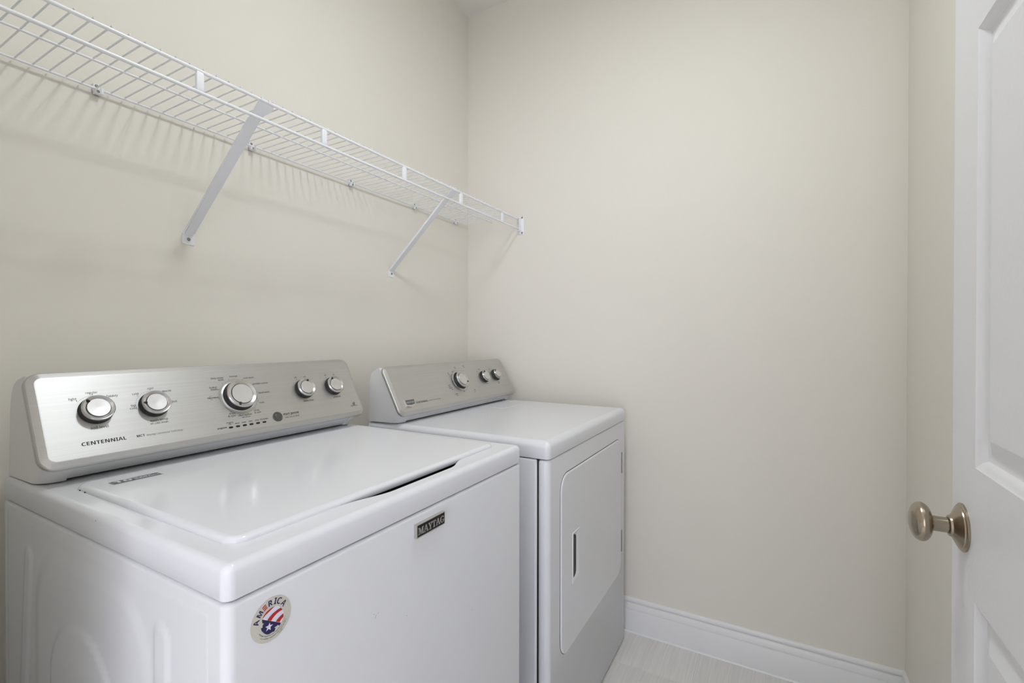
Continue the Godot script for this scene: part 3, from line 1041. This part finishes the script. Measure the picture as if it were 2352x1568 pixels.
# ---------------------------------------------------------------- dryer
func dryer() -> void:
	var o := thing("clothes_dryer", Vector3.ZERO, "white front-loading dryer with a side-hinged door, in the corner beside the washer", "dryer")
	var st := tool()
	upright(st, DX0, DX1, DZB, DZF - 0.0368, 0.012, DSEAM - 0.0022, 0.006, 0.005)
	put("cabinet", st, M.enamel_side, o)
	st = tool()
	upright(st, DX0, DX1, DZF - 0.0360, DZF, 0.012, DSEAM - 0.0022, 0.0165, 0.006)
	var fp := put("front_panel", st, M.enamel_side, o)
	st = tool()
	upright(st, DX0 + 0.006, DX1 - 0.006, DZB + 0.02, DZF - 0.008, 0.02, DSEAM + 0.006, 0.012, 0.001)
	put("seam_shade_core", st, M.dark, o)  # dark filler that carries the shade of the seams in its colour
	for x in [DX0 + 0.05, DX1 - 0.05]:
		for z in [DZB + 0.06, DZF - 0.06]:
			st = tool()
			lathe(st, Transform3D(Basis(Vector3(1, 0, 0), Vector3(0, 0, -1), Vector3(0, 1, 0)), Vector3(x, 0, z)), pl([Vector2(0, 0), Vector2(0.022, 0.0), Vector2(0.022, 0.008), Vector2(0.009, 0.010), Vector2(0.009, 0.02)]), 16)
			put("foot", st, M.rubber, o)
	# top panel, broadly rounded at its edges
	st = tool()
	var up := Transform3D(Basis(Vector3(1, 0, 0), Vector3(0, 0, -1), Vector3(0, 1, 0)), Vector3.ZERO)
	var edge := [Vector2(-0.004, DSEAM), Vector2(-0.001, DSEAM + 0.0006), Vector2(0, DSEAM + 0.0022)]
	for i in 11:
		var a := PI / 2 * i / 10
		edge.append(Vector2(-0.022 * (1.0 - cos(a)), DDECK - 0.018 + 0.018 * sin(a)))
	loft(st, up, [DX0, DX1, -DZF - 0.0015, -DZB], 0.015, pl(edge, 60), true, true, 10)
	put("top_panel", st, M.enamel, o)
	# lint screen cover let into the top
	st = tool()
	var lc := [-0.335, -0.140, -0.405, -0.300]
	loft(st, up, lc, 0.004, pl([Vector2(0.0, DDECK - 0.001), Vector2(0.0, DDECK + 0.0003), Vector2(-0.0006, DDECK + 0.0006)], 60), false, true, 3)
	var lint := put("lint_screen_cover", st, M.enamel, o)
	st = tool()
	loft(st, up, [-0.150, -0.130, -0.335, -0.322], 0.003, pl([Vector2(0.0, DDECK), Vector2(-0.001, DDECK + 0.0015), Vector2(-0.003, DDECK + 0.0022)], 60), false, true, 3)
	put("pull_tab", st, M.enamel, lint)
	st = tool()
	for e in [[-0.500, 0.432], [-0.493, 0.428], [-0.482, 0.431], [-0.515, 0.425], [-0.56, 0.42], [-0.545, 0.45]]:
		box(st, Vector3(e[0], DDECK, e[1]), Vector3(e[0] + 0.0035, DDECK + 0.0001, e[1] + 0.0014))
	put("scuff", st, M.faint, o).set_meta("kind", "stuff")
	dryer_door(o)
	# console
	var base := Vector3(0, 0.9635, 0.3042)
	var top := Vector3(0, 1.1205, 0.2180)
	var cx := -0.4401
	var fr := console(o, cx, -0.8055, -0.0670, 0.3790, base, top, DDECK, 0.152, 0.280, [Vector2(0.157, 1.070), Vector2(0.160, 1.088), Vector2(0.168, 1.101), Vector2(0.182, 1.1077)], -0.7670, -0.1055)
	var ms := {}
	knob(o, fr, Vector2(-0.4426, 0.0934), 0.034, 0.0190, -28.4, ms, true)
	for k in [[-0.2649, 0.0960, 92.9], [-0.1689, 0.0984, 114.8]]:
		knob(o, fr, Vector2(k[0], k[1]), 0.025, 0.0165, k[2], ms)
	st = tool()
	for s in [["timed", -0.3790, 0.1530], ["dry", -0.3770, 0.1465], ["cool", -0.4385, 0.1510], ["down", -0.4350, 0.1460], ["auto", -0.4950, 0.1290], ["dry", -0.4940, 0.1240], ["automatic", -0.4970, 0.0410], ["dry", -0.4965, 0.0350], ["start", -0.3700, 0.0447], ["push", -0.3745, 0.0375], ["temperature", -0.2630, 0.0635], ["wrinkle", -0.1685, 0.0640], ["prevent", -0.1680, 0.0580], ["low", -0.2980, 0.1230], ["high", -0.2764, 0.1315], ["off", -0.1960, 0.1281], ["more dry", -0.5180, 0.0800], ["normal", -0.5190, 0.0740], ["less dry", -0.5150, 0.0680], ["damp", -0.5100, 0.0620]]:
		var half: float = (s[0] as String).length() * 0.00105
		letters(st, fr, s[0], s[1] - half, s[1] + half, s[2])
	put("printed_words", st, M.ink, o)
	st = tool()
	letters(st, fr, "CENTENNIAL", -0.7305, -0.6690, 0.0333, "Droid Sans", true, 0.86)
	put("bold_words", st, M.ink, o)
	st = tool()
	letters(st, fr, "commercial technology", -0.6652, -0.5986, 0.0345)
	put("faint_words", st, M.faint, o)
	st = tool()
	annulus(st, fr, Vector2(-0.4426, 0.0934), 0.0428, 0.0432, 0.0003, deg_to_rad(100), deg_to_rad(330), 70)
	for a in [118, 108, 100, 92, 180, 196, 212, 228, 244, 270, 282, 292, 302, 312, 322, 340, 10, 30]:
		annulus(st, fr, Vector2(-0.4426, 0.0934) + Vector2(cos(deg_to_rad(a)), sin(deg_to_rad(a))) * 0.0455, 0.0, 0.0011, 0.0003, 0, TAU, 8)
	for a in [118, 270, 330]:
		var w := fr * Transform3D(Basis(), Vector3(-0.4426 + cos(deg_to_rad(a)) * 0.046, 0.0934 + sin(deg_to_rad(a)) * 0.046, 0.0003))
		quad(st, w * Vector3(-0.002, -0.002, 0), w * Vector3(0.002, -0.002, 0), w * Vector3(0.002, 0.002, 0), w * Vector3(-0.002, 0.002, 0), fr.basis.z)
	put("printed_marks", st, M.ink, o)
	# shield badge at the lower left of the panel
	st = tool()
	var shield := PackedVector2Array([Vector2(-0.7850, 0.0505), Vector2(-0.7365, 0.0505), Vector2(-0.7360, 0.0490), Vector2(-0.7400, 0.0282), Vector2(-0.7615, 0.0232), Vector2(-0.7830, 0.0282), Vector2(-0.7858, 0.0490)])
	prism(st, fr, shield, -0.0005, 0.0042)
	var b := put("shield_badge", st, M.silver, o, "silver shield badge")
	st = tool()
	prism(st, fr, PackedVector2Array([Vector2(-0.7820, 0.0488), Vector2(-0.7398, 0.0488), Vector2(-0.7425, 0.0330), Vector2(-0.7612, 0.0308), Vector2(-0.7800, 0.0330)]), 0.0040, 0.0046)
	put("badge_field", st, M.grey_print, b)
	st = tool()
	letters(st, fr * Transform3D(Basis(), Vector3(0, 0, 0.0046)), "MAYTAG", -0.7785, -0.7435, 0.0375, "Droid Serif", true, 1.0, 0.0004)
	put("badge_letters", st, M.silver, b)


func dryer_door(o: Node3D) -> void:
	var t := Transform3D(Basis(), Vector3(0, 0, DZF))
	var rc := [-0.7285, -0.1385, 0.305, 0.8265]
	# dark joint round the door, then the door standing a little proud
	var st := tool()
	loft(st, t, [rc[0] - 0.0022, rc[1] + 0.0012, rc[2] - 0.0012, rc[3] + 0.0022], 0.050, pl([Vector2(0, -0.0005), Vector2(0, 0.0003)], 30), false, true, 10)
	put("door_joint", st, M.rubber, o)
	st = tool()
	var pts := [Vector2(0, 0.0)]
	pts.append_array(round_top(0.0005, 0.0045, 0.0035, 5))
	loft(st, t, rc, 0.048, pl(pts, 50), false, false, 12)
	# front sheet with an opening for the pull
	var zf := 0.004
	var hp := [-0.6450, -0.5910, 0.4880, 0.6350]
	var ring := outline(rc, 0.048, 0.0045, 12)
	var poly_l := PackedVector2Array()
	var poly_r := PackedVector2Array()
	var xm: float = (hp[0] + hp[1]) / 2.0
	var pts_all := []
	for q in ring:
		pts_all.append(q[0])
	var ya: float = rc[2] + 0.0045
	var yb: float = rc[3] - 0.0045
	for p in pts_all:
		if p.x > xm:
			poly_r.append(p)
		else:
			poly_l.append(p)
	# ring runs: top right, top left, bottom left, bottom right
	var half := pts_all.size() / 2
	poly_l = PackedVector2Array([Vector2(xm, hp[3]), Vector2(xm, yb)])
	for i in range(13, 39):
		poly_l.append(pts_all[i])
	poly_l.append_array(PackedVector2Array([Vector2(xm, ya), Vector2(xm, hp[2]), Vector2(hp[0], hp[2]), Vector2(hp[0], hp[3])]))
	poly_r = PackedVector2Array([Vector2(xm, hp[2]), Vector2(xm, ya)])
	for i in range(39, 52):
		poly_r.append(pts_all[i])
	for i in range(0, 13):
		poly_r.append(pts_all[i])
	poly_r.append_array(PackedVector2Array([Vector2(xm, yb), Vector2(xm, hp[3]), Vector2(hp[1], hp[3]), Vector2(hp[1], hp[2])]))
	for poly in [poly_l, poly_r]:
		var ix := Geometry2D.triangulate_polygon(poly)
		for k in range(0, ix.size(), 3):
			var v := []
			for q in 3:
				v.append(t * Vector3(poly[ix[k + q]].x, poly[ix[k + q]].y, zf))
			tri(st, v[0], v[1], v[2], Vector3(0, 0, 1), Vector3(0, 0, 1), Vector3(0, 0, 1))
	var d := put("door", st, M.enamel_side, o)
	# scooped pull: shallow on the right, deepest under the left edge
	st = tool()
	var nx := 14
	var ny := 20
	var dep := func(u: float, v: float) -> float:
		var e := smoothstep(0.0, 0.16, v) * smoothstep(1.0, 0.84, v)
		return -0.013 * e * smoothstep(1.0, 0.12, u)
	for i in nx:
		for j in ny:
			var c := []
			var nn := []
			for q in [[i, j], [i + 1, j], [i + 1, j + 1], [i, j + 1]]:
				var u: float = float(q[0]) / nx
				var v: float = float(q[1]) / ny
				c.append(t * Vector3(lerpf(hp[0], hp[1], u), lerpf(hp[2], hp[3], v), zf + dep.call(u, v)))
				var gu: float = (dep.call(u + 0.01, v) - dep.call(u - 0.01, v)) / (0.02 * 0.054)
				var gv: float = (dep.call(u, v + 0.01) - dep.call(u, v - 0.01)) / (0.02 * 0.147)
				nn.append(Vector3(-gu, -gv, 1).normalized())
			tri(st, c[0], c[1], c[2], nn[0], nn[1], nn[2])
			tri(st, c[0], c[2], c[3], nn[0], nn[2], nn[3])
	# wall under the left edge, and a slim lip
	for j in ny:
		var v0 := float(j) / ny
		var v1 := float(j + 1) / ny
		quad(st, t * Vector3(hp[0], lerpf(hp[2], hp[3], v0), zf), t * Vector3(hp[0], lerpf(hp[2], hp[3], v1), zf), t * Vector3(hp[0], lerpf(hp[2], hp[3], v1), zf + dep.call(0.0, v1)), t * Vector3(hp[0], lerpf(hp[2], hp[3], v0), zf + dep.call(0.0, v0)), Vector3(1, 0, 0))
	rbox(st, t, Vector3(hp[0] - 0.003, hp[2], zf - 0.002), Vector3(hp[0] + 0.0015, hp[3], zf + 0.0022), 0.0015, 3)
	rbox(st, t, Vector3(hp[0] - 0.003, hp[3] - 0.0015, zf - 0.002), Vector3(hp[1], hp[3] + 0.003, zf + 0.0022), 0.0015, 3)
	put("door_pull", st, M.enamel_side, d)
	# two small hinges on the right edge
	for y in [[0.6888, 0.7709], [0.382, 0.4662]]:
		st = tool()
		var n := 5
		for k in n:
			var a := lerpf(y[0], y[1], float(k) / n) + 0.0006
			var b := lerpf(y[0], y[1], float(k + 1) / n) - 0.0006
			tube(st, [Vector3(-0.1368, a, DZF + 0.0040), Vector3(-0.1368, b, DZF + 0.0040)], 0.0032 if k % 2 == 0 else 0.0028, 10)
		box(st, Vector3(-0.140, y[0], DZF), Vector3(-0.1335, y[1], DZF + 0.0012))
		put("hinge", st, M.steel, d)


# ---------------------------------------------------------------- wire shelf
func shelf() -> void:
	var o := thing("wire_shelf", Vector3.ZERO, "white coated wire shelf running along the wall above the washer and dryer", "shelf")
	var x0 := -1.850
	var x1 := -0.012
	var zf := 0.2943
	var yr := 1.7706
	var st := tool()
	tube(st, [Vector3(x0, yr, zf), Vector3(-0.006, yr, zf)], 0.0038, 14)
	put("front_rail", st, M.wire, o)
	st = tool()
	tube(st, [Vector3(x0, 1.7263, zf), Vector3(-0.006, 1.7263, zf)], 0.0038, 14)
	put("front_rail", st, M.wire, o)
	st = tool()
	tube(st, [Vector3(x0, 1.7735, 0.1451), Vector3(x1, 1.7735, 0.1451)], 0.0025, 10)
	put("middle_rod", st, M.wire, o)
	st = tool()
	tube(st, [Vector3(x0, 1.7735, 0.0120), Vector3(x1 - 0.012, 1.7735, 0.0120)], 0.0025, 10)
	put("rear_rod", st, M.wire, o)
	st = tool()
	tube(st, [Vector3(0, 1.7768, 0.0075), Vector3(0, 1.7768, 0.2965), Vector3(0, 1.7762, 0.2985)], 0.00155, 8)
	var wire := st.commit()
	var k := 0
	while true:
		var x := -1.8432 + 0.02605 * k
		if x > x1 - 0.008:
			break
		var w := put_mesh("deck_wire", wire, M.wire, o)
		w.position.x = x
		k += 1
	for x in [-1.718, -1.408, -1.099, -0.789, -0.475, -0.163]:
		st = tool()
		# flattened tie pinched round both rails
		var ty := Transform3D(Basis(Vector3(1, 0, 0), Vector3(0, 0, -1), Vector3(0, 1, 0)), Vector3(x, 0, zf))
		loft(st, ty, [-0.0076, 0.0076, -0.0046, 0.0046], 0.0022, pl([Vector2(-0.003, 1.7268), Vector2(-0.0008, 1.7295), Vector2(0, 1.733), Vector2(0, 1.763), Vector2(-0.0008, 1.7665), Vector2(-0.003, 1.770)], 60), true, true, 4)
		put("rail_tie", st, M.wire, o)

	# braces, clips and the end bracket are pieces of their own
	var where := ["white diagonal shelf brace nearer the camera, above the washer", "white diagonal shelf brace farther along, near the corner above the dryer"]
	var bx := [-1.2863, -0.5410]
	for i in 2:
		brace(bx[i], where[i])
	var says := ["white wall clip on the back rod, left of the nearer brace, closest to the camera", "small white wall clip on the back rod just right of the nearer brace", "small white wall clip on the back rod midway between the two braces", "small white wall clip on the back rod just before the farther brace", "small white wall clip on the back rod last before the room corner"]
	var cxs := [-1.4764, -1.118, -0.7496, -0.4068, -0.1136]
	for i in 5:
		wall_clip(cxs[i], says[i])
	end_bracket()


func brace(x: float, label: String) -> void:
	var o := thing("shelf_brace", Vector3(x, 1.4745, 0), label, "bracket", "diagonal braces under the wire shelf")
	# foot plate on the wall
	var st := tool()
	var plate := PackedVector2Array([Vector2(-0.0155, -0.0125), Vector2(-0.006, -0.0150), Vector2(0.004, -0.0158), Vector2(0.0140, -0.0158), Vector2(0.0145, 0.010), Vector2(0.0120, 0.0190), Vector2(-0.010, 0.0195), Vector2(-0.0145, 0.0130), Vector2(-0.0155, 0.006)])
	prism(st, Transform3D(), plate, 0.0, 0.0022)
	put("foot_plate", st, M.wire, o)
	# arm: a strip folded into a shallow channel, flaring at the rail
	st = tool()
	var a := Vector3(0.0005, 0.010, 0.003)
	var b := Vector3(0.021, 0.2935, 0.2930)
	var u := (b - a).normalized()
	var s := Vector3(1, 0, 0)
	s = (s - u * s.dot(u)).normalized()
	var n := s.cross(u).normalized()
	if n.z < 0:
		n = -n
	var t := Transform3D(Basis(s, u, s.cross(u)), a)
	var ln := (b - a).length()
	var poly := PackedVector2Array([Vector2(-0.0105, 0), Vector2(0.0095, 0), Vector2(0.0120, ln * 0.40), Vector2(0.0125, ln - 0.046), Vector2(0.0145, ln - 0.030), Vector2(0.0240, ln - 0.015), Vector2(0.0260, ln - 0.004), Vector2(0.0240, ln), Vector2(-0.0125, ln), Vector2(-0.0130, ln - 0.020), Vector2(-0.0120, ln * 0.40)])
	prism(st, t, poly, -0.0014, 0.0014)
	var side := 1.0 if t.basis.z.y > 0 else -1.0
	for e in [-0.0118, 0.0112]:
		rbox(st, t, Vector3(e - 0.0008, 0.006, minf(0.0, side * 0.006)), Vector3(e + 0.0012, ln - 0.05, maxf(0.0, side * 0.006)), 0.0005, 1)
	put("arm", st, M.wire, o)
	# two prongs hooked over the front rail
	st = tool()
	var c := Vector3(0, 1.7706 - 1.4745, 0.2943)
	for dx in [0.012, 0.030]:
		var pts := []
		for i in 9:
			var w := lerpf(-0.6, PI * 0.95, i / 8.0)
			pts.append(c + Vector3(dx + 0.0022 * i / 8.0, sin(w) * 0.0054, cos(w) * 0.0054))
		tube(st, pts, 0.0019, 8)
	put("hook", st, M.wire, o)
	st = tool()
	lathe(st, Transform3D(Basis(), Vector3(0, -0.0015, 0.0022)), pl([Vector2(0.0070, 0), Vector2(0.0068, 0.0008), Vector2(0.0045, 0.0010)], 40), 20)
	put("screw_washer", st, M.wire, o)
	st = tool()
	screw(st, Transform3D(Basis(), Vector3(0, -0.0015, 0.0028)), 0.0042)
	put("screw", st, M.steel, o)


func screw(st: SurfaceTool, t: Transform3D, r: float) -> void:
	lathe(st, t, pl([Vector2(r, 0), Vector2(r * 0.95, r * 0.25), Vector2(r * 0.6, r * 0.5), Vector2(r * 0.35, r * 0.55), Vector2(r * 0.25, r * 0.2), Vector2(0, r * 0.15)], 50), 16)


func wall_clip(x: float, label: String) -> void:
	var o := thing("wall_clip", Vector3(x, 1.7735, 0), label, "clip", "wall clips holding the back rod of the shelf")
	var st := tool()
	# saddle under the rod with an upright ear for the screw
	rbox(st, Transform3D(), Vector3(-0.0075, -0.0115, 0.0), Vector3(0.0065, -0.0022, 0.0165), 0.002, 2)
	rbox(st, Transform3D(), Vector3(-0.0075, -0.0115, 0.0), Vector3(0.0065, 0.0135, 0.0062), 0.002, 2)
	rbox(st, Transform3D(), Vector3(0.0025, -0.0110, 0.0125), Vector3(0.0090, 0.0045, 0.0175), 0.002, 2)
	put("saddle", st, M.wire, o)
	st = tool()
	screw(st, Transform3D(Basis(), Vector3(-0.001, 0.0085, 0.0062)), 0.0036)
	put("screw", st, M.steel, o)
	st = tool()
	screw(st, Transform3D(Basis(Vector3(1, 0, 0), -0.25), Vector3(-0.0015, -0.0065, 0.0164)), 0.0032)
	put("pin", st, M.steel, o)


func end_bracket() -> void:
	var o := thing("shelf_end_bracket", Vector3(0, 1.7440, 0.2943), "white end bracket holding the shelf's front rails to the wall at the right", "bracket")
	var st := tool()
	# flange on the wall
	rbox(st, Transform3D(), Vector3(-0.0028, -0.042, -0.006), Vector3(0.0, 0.0415, 0.0215), 0.001, 1)
	put("flange", st, M.wire, o)
	st = tool()
	# cup round the rail ends: outer plate, top and bottom webs
	rbox(st, Transform3D(), Vector3(-0.0215, -0.0265, 0.0052), Vector3(-0.001, 0.0335, 0.0082), 0.0012, 2)
	rbox(st, Transform3D(), Vector3(-0.0215, 0.0310, -0.006), Vector3(-0.001, 0.0337, 0.0082), 0.0008, 1)
	rbox(st, Transform3D(), Vector3(-0.0215, -0.0268, -0.006), Vector3(-0.001, -0.0240, 0.0082), 0.0008, 1)
	put("cup", st, M.wire, o)
	for y in [0.0365, -0.0345]:
		st = tool()
		screw(st, Transform3D(Basis(Vector3(0, 0, 1), Vector3(0, 1, 0), Vector3(-1, 0, 0)), Vector3(-0.0028, y, 0.0135)), 0.0046)
		put("screw", st, M.steel, o)


# ---------------------------------------------------------------- open door with its knob
func door() -> void:
	# local x runs from the free edge towards the hinge, y up, z out of the face
	var t := Transform3D(Basis(Vector3(-1, 0, 0), Vector3(0, 1, 0), Vector3(0, 0, -1)), Vector3(-0.9515, 0, 1.59)) * Transform3D(Basis(Vector3(0, 1, 0), deg_to_rad(-0.8)), Vector3.ZERO)
	var w := 0.914
	var y0 := 0.012
	var y1 := 2.035
	var th := 0.035
	var cols := [[0.101, 0.407], [0.507, 0.813]]
	var rows := [[0.235, 0.8433], [1.0327, 1.648], [1.745, 1.925]]
	var st := tool()
	var xs := [0.0, cols[0][0], cols[0][1], cols[1][0], cols[1][1], w]
	var ys := [y0, rows[0][0], rows[0][1], rows[1][0], rows[1][1], rows[2][0], rows[2][1], y1]
	for face in [1.0, -1.0]:
		var z := 0.0 if face > 0 else -th
		var n: Vector3 = t.basis.z * float(face)
		for i in xs.size() - 1:
			for j in ys.size() - 1:
				if i % 2 == 1 and j % 2 == 1:
					continue
				quad(st, t * Vector3(xs[i], ys[j], z), t * Vector3(xs[i + 1], ys[j], z), t * Vector3(xs[i + 1], ys[j + 1], z), t * Vector3(xs[i], ys[j + 1], z), n)
	quad(st, t * Vector3(0, y0, 0), t * Vector3(0, y1, 0), t * Vector3(0, y1, -th), t * Vector3(0, y0, -th), -t.basis.x)
	quad(st, t * Vector3(w, y0, 0), t * Vector3(w, y1, 0), t * Vector3(w, y1, -th), t * Vector3(w, y0, -th), t.basis.x)
	quad(st, t * Vector3(0, y0, 0), t * Vector3(w, y0, 0), t * Vector3(w, y0, -th), t * Vector3(0, y0, -th), Vector3.DOWN)
	quad(st, t * Vector3(0, y1, 0), t * Vector3(w, y1, 0), t * Vector3(w, y1, -th), t * Vector3(0, y1, -th), Vector3.UP)
	var d := struct("door_1", st, M.grain)
	d.set_meta("label", "white moulded six-panel door standing open at the right")
	# raised panels, front and back
	var prof := pl([Vector2(0, 0), Vector2(-0.0015, -0.0016), Vector2(-0.006, -0.0030), Vector2(-0.0105, -0.0060), Vector2(-0.0140, -0.0098), Vector2(-0.0160, -0.0104), Vector2(-0.0235, -0.0104), Vector2(-0.0260, -0.0098), Vector2(-0.0440, -0.0030), Vector2(-0.0465, -0.0024)], 30)
	for c in cols:
		for r in rows:
			st = tool()
			loft(st, t, [c[0], c[1], r[0], r[1]], 0.0, prof, false, true, 1)
			put("raised_panel", st, M.grain, d)
			st = tool()
			loft(st, t * Transform3D(Basis(Vector3(0, 1, 0), PI), Vector3(0, 0, -th)), [-c[1], -c[0], r[0], r[1]], 0.0, prof, false, true, 1)
			put("raised_panel", st, M.grain, d)
	for y in [0.25, 1.02, 1.80]:
		st = tool()
		tube(st, [t * Vector3(w + 0.004, y, 0.004), t * Vector3(w + 0.004, y + 0.09, 0.004)], 0.006, 12)
		put("hinge", st, M.nickel, d)
	# knob on the face
	var kt := t * Transform3D(Basis(), Vector3(0.0516, 0.9318, 0))
	st = tool()
	lathe(st, kt, pl([Vector2(0.0352, -0.0002), Vector2(0.0354, 0.0022), Vector2(0.0340, 0.0036), Vector2(0.0318, 0.0040), Vector2(0.0312, 0.0056), Vector2(0.0290, 0.0066), Vector2(0.0215, 0.0105), Vector2(0.0172, 0.0128), Vector2(0.0158, 0.0140), Vector2(0.0152, 0.0165), Vector2(0.0135, 0.0172), Vector2(0.0118, 0.0160)], 35), 56)
	var kn := put("door_knob", st, M.nickel, d, "satin nickel door knob")
	st = tool()
	lathe(st, kt, pl([Vector2(0.0112, 0.014), Vector2(0.0112, 0.0335), Vector2(0.0125, 0.0360)], 35), 40)
	put("neck", st, M.nickel, kn)
	st = tool()
	var pts := []
	for i in 25:
		var a := lerpf(-PI * 0.36, PI / 2, i / 24.0)
		var rr := 0.0292 * pow(maxf(cos(a), 0.0), 0.82)
		pts.append(Vector2(rr, 0.0490 + 0.0140 * sin(a)))
	pts[24] = Vector2(0.0, 0.0630)
	lathe(st, kt, pl(pts, 60), 64)
	put("grip", st, M.nickel, kn)
	st = tool()
	lathe(st, kt * Transform3D(Basis(Vector3(0, 1, 0), -PI / 2), Vector3(-0.0111, 0.002, 0.0205)), pl([Vector2(0.0018, 0), Vector2(0.0016, 0.0004), Vector2(0.0, 0.0004)], 60), 12)
	put("set_screw", st, M.dark, kn)
